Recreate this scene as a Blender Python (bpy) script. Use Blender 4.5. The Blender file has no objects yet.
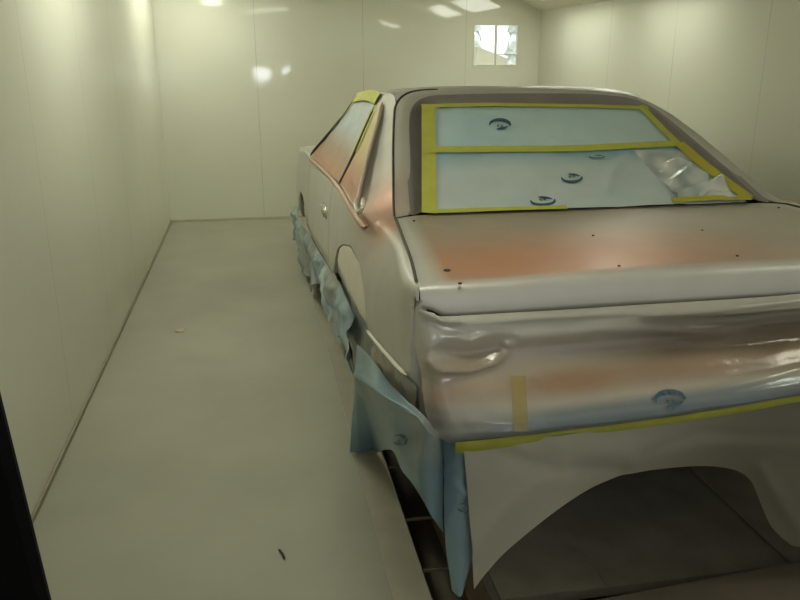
import bpy, bmesh, math, random
from mathutils import Vector, noise, Matrix
random.seed(4)
scene = bpy.context.scene
COL = scene.collection

# ------------------------------------------------------------------ camera model
F = 780.0
VPX, VPY = 249.0, 56.0
PITCH = math.atan((300 - VPY) / F)
YAW = math.atan((400 - VPX) / math.hypot(F, 300 - VPY))
CAM = Vector((0, 0, 1.45))
CO = Vector((1.19, 1.73, 0))            # car origin: rear edge of the trunk lid, on the floor
_c, _s = math.cos(YAW), math.sin(YAW)
_p, _q = math.cos(PITCH), math.sin(PITCH)
FW = Vector((_s * _p, _c * _p, -_q)); RT = Vector((_c, -_s, 0)); UP = RT.cross(FW)

def at(px, py, x=None, y=None, z=None):
    d = FW + RT * ((px - 400) / F) - UP * ((py - 300) / F)
    if x is not None: t = (x - CAM.x) / d.x
    elif y is not None: t = (y - CAM.y) / d.y
    else: t = (z - CAM.z) / d.z
    return CAM + d * t
def ca(px, py, x=None, y=None, z=None):
    if x is not None: x += CO.x
    if y is not None: y += CO.y
    return at(px, py, x, y, z) - CO
def pix(P):
    d = Vector(P) + CO - CAM
    zz = max(d.dot(FW), .05)
    return (400 + F * d.dot(RT) / zz, 300 - F * d.dot(UP) / zz)

cam_d = bpy.data.cameras.new('camera'); cam = bpy.data.objects.new('camera', cam_d); COL.objects.link(cam)
cam_d.sensor_width = 36; cam_d.lens = F * 36 / 800; cam_d.clip_start = .02
M = Matrix((RT, UP, -FW)).transposed().to_4x4(); M.translation = CAM
cam.matrix_world = M
scene.camera = cam
scene.view_settings.view_transform = 'Standard'
scene.view_settings.look = 'None'

# ------------------------------------------------------------------ helpers
def lin(c):
    return tuple(((v / 255) / 12.92 if v <= 10 else (((v / 255) + .055) / 1.055) ** 2.4) for v in c)
def mix(a, b, t):
    t = max(0, min(1, t)); return tuple(x + (y - x) * t for x, y in zip(a, b))
def sm(a, b, x):
    t = max(0, min(1, (x - a) / (b - a))); return t * t * (3 - 2 * t)
def gauss(d, w): return math.exp(-(d / w) ** 2)
def interp(tab, x):
    if x <= tab[0][0]: return tab[0][1]
    for (a, va), (b, vb) in zip(tab, tab[1:]):
        if x <= b: return va + (vb - va) * (x - a) / (b - a)
    return tab[-1][1]
def nz(P, s, seed=0): return noise.noise(Vector(P) * s + Vector((seed * 7.3, seed * 3.1, seed)))
def resample(pts, n):
    """smooth curve through the points, n samples"""
    pts = [Vector(p) for p in pts]
    out = []; m = len(pts) - 1
    L = [0]
    for a, b in zip(pts, pts[1:]): L.append(L[-1] + (b - a).length + 1e-9)
    for k in range(n):
        t = L[-1] * k / (n - 1); i = 0
        while i < m - 1 and t > L[i + 1]: i += 1
        u = (t - L[i]) / (L[i + 1] - L[i])
        p0 = pts[i - 1] if i > 0 else pts[i] * 2 - pts[i + 1]
        p1, p2 = pts[i], pts[i + 1]
        p3 = pts[i + 2] if i + 2 <= m else pts[i + 1] * 2 - pts[i]
        out.append(.5 * ((2 * p1) + (p2 - p0) * u + (2 * p0 - 5 * p1 + 4 * p2 - p3) * u * u + (3 * p1 - p0 - 3 * p2 + p3) * u ** 3))
    return out

def link(name, me, mat, parent=None, smooth=True):
    o = bpy.data.objects.new(name, me); COL.objects.link(o)
    if mat: me.materials.append(mat)
    if smooth:
        me.polygons.foreach_set('use_smooth', [True] * len(me.polygons))
    if parent: o.parent = parent
    return o
def mesh(name, verts, faces, mat, parent=None, col=None, smooth=True):
    me = bpy.data.meshes.new(name)
    me.from_pydata([tuple(v) for v in verts], [], faces); me.update()
    if col:
        a = me.color_attributes.new('Col', 'FLOAT_COLOR', 'POINT')
        for i, v in enumerate(verts):
            a.data[i].color = (*col(Vector(v)), 1)
    return link(name, me, mat, parent, smooth)
def grid_vf(rows, off=0, flip=False):
    n = len(rows[0]); V = [p for r in rows for p in r]; Fc = []
    for i in range(len(rows) - 1):
        for j in range(n - 1):
            q = [off + i * n + j, off + i * n + j + 1, off + (i + 1) * n + j + 1, off + (i + 1) * n + j]
            Fc.append(q[::-1] if flip else q)
    return V, Fc
def grid(name, rows, mat, parent=None, col=None, smooth=True, flip=False, solid=0):
    V, Fc = grid_vf(rows, 0, flip)
    o = mesh(name, V, Fc, mat, parent, col, smooth)
    if solid:
        md = o.modifiers.new('thickness', 'SOLIDIFY'); md.thickness = solid; md.offset = -1
    return o
def multigrid(name, grids, mat, parent=None, col=None, smooth=True):
    V, Fc = [], []
    for rows, flip in grids:
        v, f = grid_vf(rows, len(V), flip); V += v; Fc += f
    key, rm, V2 = {}, [], []
    for v in V:                                   # weld the shared borders so the shading runs across them
        k = (round(v.x, 4), round(v.y, 4), round(v.z, 4))
        if k not in key: key[k] = len(V2); V2.append(v)
        rm.append(key[k])
    F2 = []
    for q in Fc:
        w = []
        for i in q:
            if rm[i] not in w: w.append(rm[i])
        if len(w) > 2: F2.append(tuple(w))
    return mesh(name, V2, F2, mat, parent, col, smooth)
def ruled(A, B, n, bulge=None, taper=0):
    rows = []; m = len(A)
    for k in range(n + 1):
        t = k / n; r = []
        for i, (a, b) in enumerate(zip(A, B)):
            p = Vector(a).lerp(Vector(b), t)
            if bulge:
                e = sm(0, taper, i) * sm(0, taper, m - 1 - i) if taper else 1
                p += bulge * (4 * t * (1 - t) * e)
            r.append(p)
        rows.append(r)
    return rows
def mir(rows): return [[Vector((-p.x, p.y, p.z)) for p in r] for r in rows]

def box_vf(lo, hi):
    (a, b, c), (d, e, f) = lo, hi
    V = [(a,b,c),(d,b,c),(d,e,c),(a,e,c),(a,b,f),(d,b,f),(d,e,f),(a,e,f)]
    return V, [(0,3,2,1),(4,5,6,7),(0,1,5,4),(1,2,6,5),(2,3,7,6),(3,0,4,7)]
def boxes(name, lst, mat, parent=None, bevel=0):
    V, Fc = [], []
    for lo, hi in lst:
        v, f = box_vf(lo, hi); Fc += [tuple(i + len(V) for i in q) for q in f]; V += v
    o = mesh(name, V, Fc, mat, parent, None, False)
    if bevel:
        md = o.modifiers.new('bevel', 'BEVEL'); md.width = bevel; md.segments = 2
    return o
def tube(name, pts, r, mat, parent=None, sides=8, col=None, flat=1.0, n=None):
    pts = resample(pts, n or max(2, len(pts) * 4))
    rows = []
    for i, p in enumerate(pts):
        t = (pts[min(i + 1, len(pts) - 1)] - pts[max(i - 1, 0)]).normalized()
        up = Vector((0, 0, 1)) if abs(t.z) < .95 else Vector((0, 1, 0))
        s = t.cross(up).normalized(); u = s.cross(t)
        rr = r * (.35 if i in (0, len(pts) - 1) else 1)
        rows.append([p + s * math.cos(a) * rr * flat + u * math.sin(a) * rr for a in [2 * math.pi * k / sides for k in range(sides + 1)]])
    V, Fc = grid_vf(rows)
    return mesh(name, V, Fc, mat, parent, col)
def ngon_prism(name, poly, thick, mat, parent=None):
    """flat plate from 3-D outline, thickened along its normal"""
    poly = [Vector(p) for p in poly]; n = len(poly)
    nn = (poly[1] - poly[0]).cross(poly[2] - poly[0]).normalized() * thick
    V = poly + [p + nn for p in poly]
    Fc = [tuple(range(n - 1, -1, -1)), tuple(range(n, 2 * n))] + [(i, (i + 1) % n, n + (i + 1) % n, n + i) for i in range(n)]
    return mesh(name, V, Fc, mat, parent, None, False)

def thing(name, label, cat, loc=(0, 0, 0), group=None):
    o = bpy.data.objects.new(name, None); COL.objects.link(o); o.location = loc; o.empty_display_size = .1
    o['label'] = label; o['category'] = cat
    if group: o['group'] = group
    return o
def tag(o, label, cat, group=None):
    o['label'] = label; o['category'] = cat
    if group: o['group'] = group
    return o
def struct(o, label=None):
    o['kind'] = 'structure'
    if label: o['label'] = label
    return o

def ridged(rows, ridges, n, keep_border=True):
    """push creases into a loose sheet: ridges = (pixel polyline, width, height)"""
    def dist(p, poly):
        best = 1e9
        for (ax, ay), (bx, by) in zip(poly, poly[1:]):
            dx, dy = bx - ax, by - ay
            t = max(0, min(1, ((p[0] - ax) * dx + (p[1] - ay) * dy) / (dx * dx + dy * dy + 1e-9)))
            best = min(best, math.hypot(p[0] - ax - dx * t, p[1] - ay - dy * t))
        return best
    out = []
    for r in rows:
        o = []
        for P in r:
            pp = pix(P); h = 0
            for poly, w, a in ridges:
                d = dist(pp, poly)
                if d < 3 * w: h += a * gauss(d, w)
            o.append(P + n * h)
        out.append(o)
    return out

# ------------------------------------------------------------------ materials
def new_mat(name):
    m = bpy.data.materials.new(name); m.use_nodes = True
    nt = m.node_tree; b = nt.nodes['Principled BSDF']
    return m, nt, b
def plain(name, c, rough=.5, metal=0., spec=.5, emit=None, estr=0, noise_amt=0., nscale=8., bump=0., bscale=40.):
    m, nt, b = new_mat(name)
    c = lin(c)
    b.inputs['Base Color'].default_value = (*c, 1)
    b.inputs['Roughness'].default_value = rough; b.inputs['Metallic'].default_value = metal
    b.inputs['Specular IOR Level'].default_value = spec
    tc = nt.nodes.new('ShaderNodeTexCoord')
    if noise_amt:
        nn = nt.nodes.new('ShaderNodeTexNoise'); nn.inputs['Scale'].default_value = nscale; nn.inputs['Detail'].default_value = 6
        nt.links.new(tc.outputs['Object'], nn.inputs['Vector'])
        rp = nt.nodes.new('ShaderNodeValToRGB')
        rp.color_ramp.elements[0].position = .3; rp.color_ramp.elements[1].position = .7
        rp.color_ramp.elements[0].color = (*[v * (1 - noise_amt) for v in c], 1)
        rp.color_ramp.elements[1].color = (*[min(1, v * (1 + noise_amt)) for v in c], 1)
        nt.links.new(nn.outputs['Fac'], rp.inputs['Fac']); nt.links.new(rp.outputs['Color'], b.inputs['Base Color'])
    if bump:
        n2 = nt.nodes.new('ShaderNodeTexNoise'); n2.inputs['Scale'].default_value = bscale; n2.inputs['Detail'].default_value = 5
        nt.links.new(tc.outputs['Object'], n2.inputs['Vector'])
        bp = nt.nodes.new('ShaderNodeBump'); bp.inputs['Strength'].default_value = bump; bp.inputs['Distance'].default_value = .01
        nt.links.new(n2.outputs['Fac'], bp.inputs['Height']); nt.links.new(bp.outputs['Normal'], b.inputs['Normal'])
    if emit:
        b.inputs['Emission Color'].default_value = (*lin(emit), 1); b.inputs['Emission Strength'].default_value = estr
    return m
def painted(name, rough=.4, metal=0., spec=.5, transp=0., transl=0., bump=0., bscale=60., coat=0.):
    """colour comes from the mesh's own colour attribute, broken up by fine noise"""
    m, nt, b = new_mat(name)
    at_ = nt.nodes.new('ShaderNodeAttribute'); at_.attribute_name = 'Col'
    tc = nt.nodes.new('ShaderNodeTexCoord')
    nn = nt.nodes.new('ShaderNodeTexNoise'); nn.inputs['Scale'].default_value = 9; nn.inputs['Detail'].default_value = 5
    nt.links.new(tc.outputs['Object'], nn.inputs['Vector'])
    mr = nt.nodes.new('ShaderNodeMapRange'); mr.inputs['To Min'].default_value = .9; mr.inputs['To Max'].default_value = 1.1
    nt.links.new(nn.outputs['Fac'], mr.inputs['Value'])
    mx = nt.nodes.new('ShaderNodeVectorMath'); mx.operation = 'SCALE'
    nt.links.new(at_.outputs['Color'], mx.inputs[0]); nt.links.new(mr.outputs['Result'], mx.inputs['Scale'])
    nt.links.new(mx.outputs['Vector'], b.inputs['Base Color'])
    b.inputs['Roughness'].default_value = rough; b.inputs['Metallic'].default_value = metal
    b.inputs['Specular IOR Level'].default_value = spec
    b.inputs['Coat Weight'].default_value = coat; b.inputs['Coat Roughness'].default_value = .12
    if bump:
        n2 = nt.nodes.new('ShaderNodeTexNoise'); n2.inputs['Scale'].default_value = bscale; n2.inputs['Detail'].default_value = 4
        nt.links.new(tc.outputs['Object'], n2.inputs['Vector'])
        bp = nt.nodes.new('ShaderNodeBump'); bp.inputs['Strength'].default_value = bump; bp.inputs['Distance'].default_value = .01
        nt.links.new(n2.outputs['Fac'], bp.inputs['Height']); nt.links.new(bp.outputs['Normal'], b.inputs['Normal'])
    out = nt.nodes['Material Output']; sh = b.outputs['BSDF']
    if transl:
        tl = nt.nodes.new('ShaderNodeBsdfTranslucent'); nt.links.new(mx.outputs['Vector'], tl.inputs['Color'])
        ms = nt.nodes.new('ShaderNodeMixShader'); ms.inputs[0].default_value = transl
        nt.links.new(sh, ms.inputs[1]); nt.links.new(tl.outputs[0], ms.inputs[2]); sh = ms.outputs[0]
    if transp:
        tp = nt.nodes.new('ShaderNodeBsdfTransparent')
        ms = nt.nodes.new('ShaderNodeMixShader'); ms.inputs[0].default_value = transp
        nt.links.new(sh, ms.inputs[1]); nt.links.new(tp.outputs[0], ms.inputs[2]); sh = ms.outputs[0]
    nt.links.new(sh, out.inputs['Surface'])
    return m
def panel_wall(name, c, axis, start, step, rough=.22):
    """glossy painted sheet panels with thin dark joints every `step` metres along `axis`"""
    m, nt, b = new_mat(name)
    L = nt.links; N = nt.nodes
    tc = N.new('ShaderNodeTexCoord'); sp = N.new('ShaderNodeSeparateXYZ'); L.new(tc.outputs['Object'], sp.inputs[0])
    def math_(op, a, bv):
        n = N.new('ShaderNodeMath'); n.operation = op
        for k, v in enumerate((a, bv)):
            if isinstance(v, (int, float)): n.inputs[k].default_value = v
            else: L.new(v, n.inputs[k])
        return n.outputs[0]
    v = math_('DIVIDE', math_('SUBTRACT', sp.outputs[axis], start - step * 20), step)
    fr = math_('FRACT', v, 0)
    d = math_('ABSOLUTE', math_('SUBTRACT', fr, .5), 0)      # .5 at the joint
    j = math_('GREATER_THAN', d, .5 - .0022 / step)
    nn = N.new('ShaderNodeTexNoise'); nn.inputs['Scale'].default_value = 3; nn.inputs['Detail'].default_value = 4
    L.new(tc.outputs['Object'], nn.inputs['Vector'])
    jm = math_('MULTIPLY', j, math_('ADD', math_('MULTIPLY', nn.outputs['Fac'], 1.1), -.12))
    n2 = N.new('ShaderNodeTexNoise'); n2.inputs['Scale'].default_value = 1.1; n2.inputs['Detail'].default_value = 3
    L.new(tc.outputs['Object'], n2.inputs['Vector'])
    rp = N.new('ShaderNodeValToRGB'); c1 = lin(c)
    rp.color_ramp.elements[0].color = (*[x * .93 for x in c1], 1); rp.color_ramp.elements[1].color = (*c1, 1)
    L.new(n2.outputs['Fac'], rp.inputs['Fac'])
    mx = N.new('ShaderNodeMixRGB'); L.new(jm, mx.inputs[0]); L.new(rp.outputs['Color'], mx.inputs[1])
    mx.inputs[2].default_value = (.26, .25, .19, 1)
    L.new(mx.outputs[0], b.inputs['Base Color'])
    b.inputs['Roughness'].default_value = rough
    bp = N.new('ShaderNodeBump'); bp.inputs['Strength'].default_value = .12; bp.inputs['Distance'].default_value = .02
    n3 = N.new('ShaderNodeTexNoise'); n3.inputs['Scale'].default_value = 2.2; n3.inputs['Detail'].default_value = 1
    L.new(tc.outputs['Object'], n3.inputs['Vector']); L.new(n3.outputs['Fac'], bp.inputs['Height'])
    L.new(bp.outputs['Normal'], b.inputs['Normal'])
    return m

WALLC = (224, 222, 203)
m_wl = panel_wall('wall panels left', WALLC, 1, 3.06, .95)
m_wr = panel_wall('wall panels right', WALLC, 1, 3.88, .95, .3)
m_wb = panel_wall('wall panels back', WALLC, 0, 1.01, .95, .05)
m_ceil = plain('ceiling panel', (220, 216, 192), .5, noise_amt=.04)
m_floor = plain('dusty painted concrete', (164, 160, 140), .62, noise_amt=.09, nscale=1.7, bump=.08, bscale=30)
m_curb = plain('worn steel curb', (170, 163, 141), .5, noise_amt=.10, nscale=5)
m_pit = plain('dark pit concrete', (158, 146, 126), .85, noise_amt=.2, nscale=4)
m_grate = plain('rusty grating steel', (105, 90, 72), .6, .2, noise_amt=.2, nscale=12)
m_plate = plain('dark pit filter mat', (140, 133, 117), .9, noise_amt=.15, nscale=9)
m_black = plain('black rubber', (7, 6, 6), .95, spec=.1, noise_amt=.2)
m_under = plain('underbody black', (100, 96, 86), .8, noise_amt=.2)
m_tyre = plain('tyre rubber', (20, 20, 20), .75, bump=.2)
m_rim = plain('wheel steel', (120, 118, 112), .4, .6)
m_seam = plain('panel gap dark', (70, 62, 50), .6)
m_gap = plain('window rubber dark', (48, 42, 34), .6)
m_chan = plain('grey primed window channel', (138, 130, 120), .5, noise_amt=.08)
m_tape = plain('yellow green masking tape', (190, 190, 82), .55, noise_amt=.07, nscale=14)
m_tape2 = plain('dull yellow masking tape', (186, 176, 62), .55, noise_amt=.1, nscale=14)
m_mark = plain('printed blue ink', (66, 92, 106), .5)
m_car = painted('fresh silver car paint', .46, .3, .4, coat=.05)
m_tail = painted('primer and silver tail panel', .5, .1)
m_film = painted('blue masking film', .30, 0, .5, transp=.06, bump=.25, bscale=22)
m_tfilm = painted('oversprayed clear plastic film', .2, .1, .6, transp=.22, bump=.28, bscale=11)
m_clear = painted('crumpled clear plastic film', .14, 0, .8, transp=.12, bump=.5, bscale=16)
m_paper = painted('white masking paper', .6, 0, .3, transl=.22, bump=.08, bscale=9)
m_skirt = painted('blue masking film skirt', .33, 0, .5, transl=.12, bump=.22, bscale=16)
m_pane = None

# ------------------------------------------------------------------ booth
BX0, BX1, BY = -.78, 2.67, 7.29
HZ, CX, CZ = 1.845, 1.95, 2.16       # hip of the right wall, then the flat ceiling
Y0 = -.6
PX0, PX1, PY0, PY1 = .42, 1.98, 1.70, 6.45   # pit
floor_lst = []
def quadz(x0, x1, y0, y1, z): return [(x0, y0, z), (x1, y0, z), (x1, y1, z), (x0, y1, z)]
V, Fc = [], []
def addq(q, flip=False):
    i = len(V); V.extend(q); Fc.append((i, i + 1, i + 2, i + 3) if not flip else (i + 3, i + 2, i + 1, i))
PD = -.30
for q in (quadz(BX0, PX0, Y0, BY, 0), quadz(PX1, BX1, Y0, BY, 0), quadz(PX0, PX1, Y0, PY0, 0), quadz(PX0, PX1, PY1, BY, 0)): addq(q)
struct(mesh('floor', V, Fc, m_floor, smooth=False), 'dull beige painted concrete booth floor')
V, Fc = [], []
addq(quadz(PX0, PX1, PY0, PY1, PD))
addq([(PX0, PY0, PD), (PX0, PY1, PD), (PX0, PY1, 0), (PX0, PY0, 0)], True)
addq([(PX1, PY0, PD), (PX1, PY1, PD), (PX1, PY1, 0), (PX1, PY0, 0)])
addq([(PX0, PY0, PD), (PX1, PY0, PD), (PX1, PY0, 0), (PX0, PY0, 0)])
addq([(PX0, PY1, PD), (PX1, PY1, PD), (PX1, PY1, 0), (PX0, PY1, 0)], True)
struct(mesh('floor_pit', V, Fc, m_pit, smooth=False), 'dark extraction pit sunk in the floor under the car')

# walls: thin slabs standing outside the room's faces
struct(boxes('wall_left', [((BX0 - .08, Y0, -.05), (BX0, BY, CZ))], m_wl))
struct(boxes('wall_right', [((BX1, Y0, -.05), (BX1 + .08, BY, HZ + .02))], m_wr))
wx0, wx1 = at(473, 40, y=BY).x, at(519, 40, y=BY).x
wz1, wz0 = at(495, 24, y=BY).z, at(495, 66, y=BY).z
struct(boxes('wall_back', [((BX0 - .08, BY, -.05), (wx0, BY + .06, CZ)), ((wx1, BY, -.05), (BX1 + .08, BY + .06, CZ)),
                           ((wx0, BY, -.05), (wx1, BY + .06, wz0)), ((wx0, BY, wz1), (wx1, BY + .06, CZ))], m_wb))
struct(boxes('ceiling', [((BX0 - .08, Y0, CZ), (CX, BY + .06, CZ + .06))], m_ceil))
hip = mesh('trim_1', [(BX1, Y0, HZ), (BX1, BY, HZ), (CX, BY, CZ), (CX, Y0, CZ), (BX1 + .04, Y0, HZ + .05), (BX1 + .04, BY, HZ + .05), (CX + .04, BY, CZ + .05), (CX + .04, Y0, CZ + .05)],
           [(0, 1, 2, 3), (7, 6, 5, 4), (0, 4, 5, 1), (3, 2, 6, 7), (1, 5, 6, 2), (0, 3, 7, 4)], m_ceil, smooth=False)
struct(hip, 'sloping lamp soffit along the top of the right wall')
struct(boxes('baseboard_left', [((BX0, Y0, 0), (BX0 + .010, BY, .022))], plain('cove strip', (150, 143, 116), .5, noise_amt=.06), bevel=.003))
struct(boxes('baseboard_back', [((BX0 + .012, BY - .012, 0), (BX1, BY, .02))], plain('cove strip back', (190, 184, 156), .5, noise_amt=.06), bevel=.003))

# lamps in the hip of the right wall and one pair over the left wall
m_tube = plain('lamp diffuser', (255, 250, 225), .4, emit=(247, 252, 238), estr=10.5)
m_tube2 = plain('lamp diffuser left', (255, 250, 225), .4, emit=(247, 252, 238), estr=16)
m_case = plain('lamp housing', (215, 212, 195), .4)
hd = Vector((CX - BX1, 0, CZ - HZ)).normalized(); hn = Vector((-hd.z, 0, hd.x)) * -1
if hn.z > 0: hn = -hn
def hip_lamp(yc, length, label):
    root = thing('ceiling_lamp', label, 'lamp', (BX1 + hd.x * .34, yc, HZ + hd.z * .34), 'lamps set in the sloping soffit')
    w = .15
    def slab(d0, d1, ww, ll):
        V = []
        for dd in (d0, d1):
            for a, b in ((-ww, -ll), (ww, -ll), (ww, ll), (-ww, ll)):
                V.append(hd * a + Vector((0, b, 0)) + hn * dd)
        return V, [(0, 3, 2, 1), (4, 5, 6, 7), (0, 1, 5, 4), (1, 2, 6, 5), (2, 3, 7, 6), (3, 0, 4, 7)]
    v, f = slab(.001, .022, w, length / 2); mesh('housing', v, f, m_case, root, smooth=False)
    v, f = slab(.023, .030, w - .025, length / 2 - .03); mesh('diffuser', v, f, m_tube, root, smooth=False)
hip_lamp(6.2, 1.1, 'fluorescent lamp in the right soffit nearest the back wall')
hip_lamp(4.8, .9, 'fluorescent lamp in the right soffit above the side of the car')
hip_lamp(1.0, .5, 'short fluorescent lamp in the right soffit nearest the camera')
for yc, lb in ((6.45, 'fluorescent ceiling lamp over the left wall beside the back wall'), (3.7, 'fluorescent ceiling lamp over the middle of the left wall')):
    root = thing('ceiling_lamp', lb, 'lamp', (-.42, yc, CZ), 'lamps along the left of the ceiling')
    boxes('housing', [((-.15, -.5, -.025), (.15, .5, -.001))], m_case, root)
    boxes('diffuser', [((-.12, -.47, -.033), (.12, .47, -.026))], m_tube2, root)

root = thing('ceiling_lamp', 'added unseen fill lamp over the aisle behind the tail of the car', 'lamp', (.35, 1.6, CZ))  # unseen lamp added to brighten the rear window and trunk lid
boxes('housing', [((-.33, -.15, -.025), (.33, .15, -.001))], m_case, root)
boxes('diffuser', [((-.30, -.12, -.033), (.30, .12, -.026))], m_tube2, root)

# window in the back wall, daylight yard beyond
wr = bpy.data.objects.new('window_1', None); COL.objects.link(wr); wr.location = ((wx0 + wx1) / 2, BY, wz0); struct(wr, 'small bright two-pane window in the back wall')
hw, hh = (wx1 - wx0) / 2, wz1 - wz0
m_wf = plain('window frame cream', (214, 212, 192), .35)
t = .012
boxes('window_frame', [((-hw, -.004, 0), (hw, .05, t)), ((-hw, -.004, hh - t), (hw, .05, hh)), ((-hw, -.004, t), (-hw + t, .05, hh - t)), ((hw - t, -.004, t), (hw, .05, hh - t)), ((.0, .005, t), (.010, .05, hh - t)), ((.01, .005, .10), (hw - t, .05, .108))], m_wf, wr)
mp, nt, b = new_mat('clear pane')
b.inputs['Base Color'].default_value = (.9, .95, .95, 1); b.inputs['Roughness'].default_value = .02
tp = nt.nodes.new('ShaderNodeBsdfTransparent'); ms = nt.nodes.new('ShaderNodeMixShader'); ms.inputs[0].default_value = .93
nt.links.new(b.outputs[0], ms.inputs[1]); nt.links.new(tp.outputs[0], ms.inputs[2]); nt.links.new(ms.outputs[0], nt.nodes['Material Output'].inputs['Surface'])
boxes('pane', [((-hw + t, .022, t), (0, .028, hh - t)), ((.01, .022, t), (hw - t, .028, hh - t))], mp, wr)
# the yard outside: lit by its own daylight lamp
m_snow = plain('pale gravel yard', (225, 228, 222), .8, noise_amt=.06)
m_tan = plain('tan yard bank', (190, 187, 164), .8, noise_amt=.05)
yz = .9
V, Fc = [], []
addq(quadz(1.2, 6.5, BY + .3, BY + 6, .78)); addq([(1.2, BY + 6, .78), (6.5, BY + 6, .78), (6.5, BY + 6, 3.2), (1.2, BY + 6, 3.2)])
struct(mesh('ground_yard', V, Fc, m_snow, smooth=False), 'pale yard seen through the back window')
p1, p2, p3, p4 = at(470, 47, y=BY + 1), at(498, 58, y=BY + 1), at(498, 76, y=BY + 1), at(466, 76, y=BY + 1)
bank = ngon_prism('yard_bank', [p4, p3, p2, p1], .3, m_tan)
struct(bank, 'tan sloping bank just outside the back window')
m_fol = plain('grey green foliage', (172, 178, 166), .9, noise_amt=.3, nscale=20)
m_trunk = plain('grey bark', (110, 104, 92), .9)
def yard_tree(px, h, lab, dy=0):
    base = at(px, 44, y=BY + 3.4)
    r = thing('tree', lab, 'tree', (base.x, base.y + dy, .781), 'trees in the yard outside')
    tube('trunk', [(0, 0, 0), (0, 0, h * .5), (.02, 0, h)], .05, m_trunk, r)
    Vv, Ff = [], []
    bm = bmesh.new()
    for k in range(7):
        zz = h * (.4 + .1 * k); rad = .17 * (1 - .11 * k)
        bmesh.ops.create_cone(bm, cap_ends=True, segments=9, radius1=rad, radius2=.03, depth=h * .22, matrix=Matrix.Translation((random.uniform(-.03, .03), 0, zz)))
    for v in bm.verts: v.co += Vector((nz(v.co, 9, 1), nz(v.co, 9, 2), nz(v.co, 9, 3))) * .09
    me = bpy.data.meshes.new('foliage'); bm.to_mesh(me); bm.free()
    link('foliage', me, m_fol, r)
yard_tree(474, 1.25, 'leftmost grey conifer in the yard outside the window')
yard_tree(486, 1.45, 'middle conifer in the yard outside the window', .7)
yard_tree(514, 1.15, 'right conifer in the yard outside the window')
yl = bpy.data.lights.new('yard_daylight', 'AREA'); yl.energy = 420; yl.size = 2.5; yl.color = (.92, .97, 1)
ylo = bpy.data.objects.new('yard_daylight', yl); COL.objects.link(ylo); ylo.location = (3.2, BY + 2.6, 3.6)

# low workshop front wall behind the camera, with its three small daylit panes (seen mirrored in the back wall)
m_shop = plain('workshop block wall', (120, 118, 108), .8, noise_amt=.1)
m_day = plain('daylit pane', (235, 240, 245), .3, emit=(240, 246, 255), estr=14)
FYW = -3.0
struct(boxes('wall_front', [((-.9, FYW - .12, -.05), (2.6, FYW, 1.42))], m_shop), 'low grey block wall of the workshop behind the camera')
k = (2 * BY - FYW) / BY
for n_, (xa, xb, ya, yb) in enumerate(((254, 270, 69, 82), (285, 313, 67, 82), (334, 340, 71, 85))):
    a, b_ = at(xa, yb, y=BY), at(xb, ya, y=BY)
    x0, x1, z0, z1 = a.x * k, b_.x * k, 1.45 + (a.z - 1.45) * k, 1.45 + (b_.z - 1.45) * k
    w_ = bpy.data.objects.new('window_%d' % (n_ + 2), None); COL.objects.link(w_); w_.location = (x0, FYW, z0); struct(w_, 'small daylit pane in the low workshop wall')
    boxes('pane', [((0, .001, 0), (x1 - x0, .012, z1 - z0))], m_day, w_)
    boxes('window_frame', [((-.03, .001, -.03), (0, .03, z1 - z0 + .03)), ((x1 - x0, .001, -.03), (x1 - x0 + .03, .03, z1 - z0 + .03)), ((0, .001, -.03), (x1 - x0, .03, 0)), ((0, .001, z1 - z0), (x1 - x0, .03, z1 - z0 + .03))], m_wf, w_)

# black edge of the open booth door, right beside the camera
j0, j1 = at(0, 402, y=.46), at(49, 600, y=.46)
dj = (j1 - j0) / (j1.z - j0.z)
top = j0 + dj * .04; bot = j0 + dj * (-j0.z)
rows = []
for k in range(13):
    u = k / 12; P = top.lerp(bot, u); r = []
    for a in range(9):
        an = math.pi * a / 8
        r.append(P + Vector((-.035 + .035 * math.sin(an), -.03 * math.cos(an), 0)))
    r.append(P + Vector((-.35, .03, 0))); r.insert(0, P + Vector((-.35, -.03, 0))); r.append(r[0])
    rows.append(r)
V, Fc = grid_vf(rows)
n = len(rows[0]) - 1
Fc.append(tuple(range(n))); Fc.append(tuple((len(rows) - 1) * (n + 1) + i for i in range(n))[::-1])
struct(mesh('door_1', V, Fc, m_black, smooth=False), 'black rubber edged door leaf right beside the camera at the left')

# curb strip and grating of the pit
struct(boxes('trim_2', [((.315, Y0, 0), (.42, PY1 + .1, .006))], m_curb, bevel=.002), 'flat steel curb along the left edge of the pit')
gr = thing('floor_grating', 'rusty steel bars and dark filter mats over the pit beneath the car', 'grating', (PX0, PY0, 0))
boxes('filter_mat', [((.17, .08, -.06), (1.55, PY1 - PY0 - .02, -.03))], m_plate, gr)
boxes('rail', [((.10, .0, -.05), (.165, PY1 - PY0 - .005, -.002))], m_grate, gr, .004)
for yy in (1.93, 2.2, 2.55, 2.95, 3.4, 3.9, 4.4, 4.9, 5.4, 5.9):
    boxes('cross_bar', [((-.0, yy - PY0 - .004, -.016), (.10, yy - PY0 + .004, -.008))], m_grate, gr)
for px_ in (.36, 1.28):
    boxes('wheel_plate', [((px_ - .16 + .0, .08, -.0295), (px_ + .16, PY1 - PY0 - .25, -.024))], m_plate, gr, .004)
# front lip of the pit
a0, a1 = at(560, 603, z=0), at(812, 553, z=0)
lip = ngon_prism('trim_3', [(a0.x, a0.y - .03, .002), (2.0, a1.y - .03 + .02, .002), (2.0, a1.y - .16, .002), (a0.x, a0.y - .17, .002)][::-1], .012, plain('brown steel lip', (112, 100, 86), .6, noise_amt=.12, nscale=7))
struct(lip, 'brown steel lip along the near end of the pit')
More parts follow.
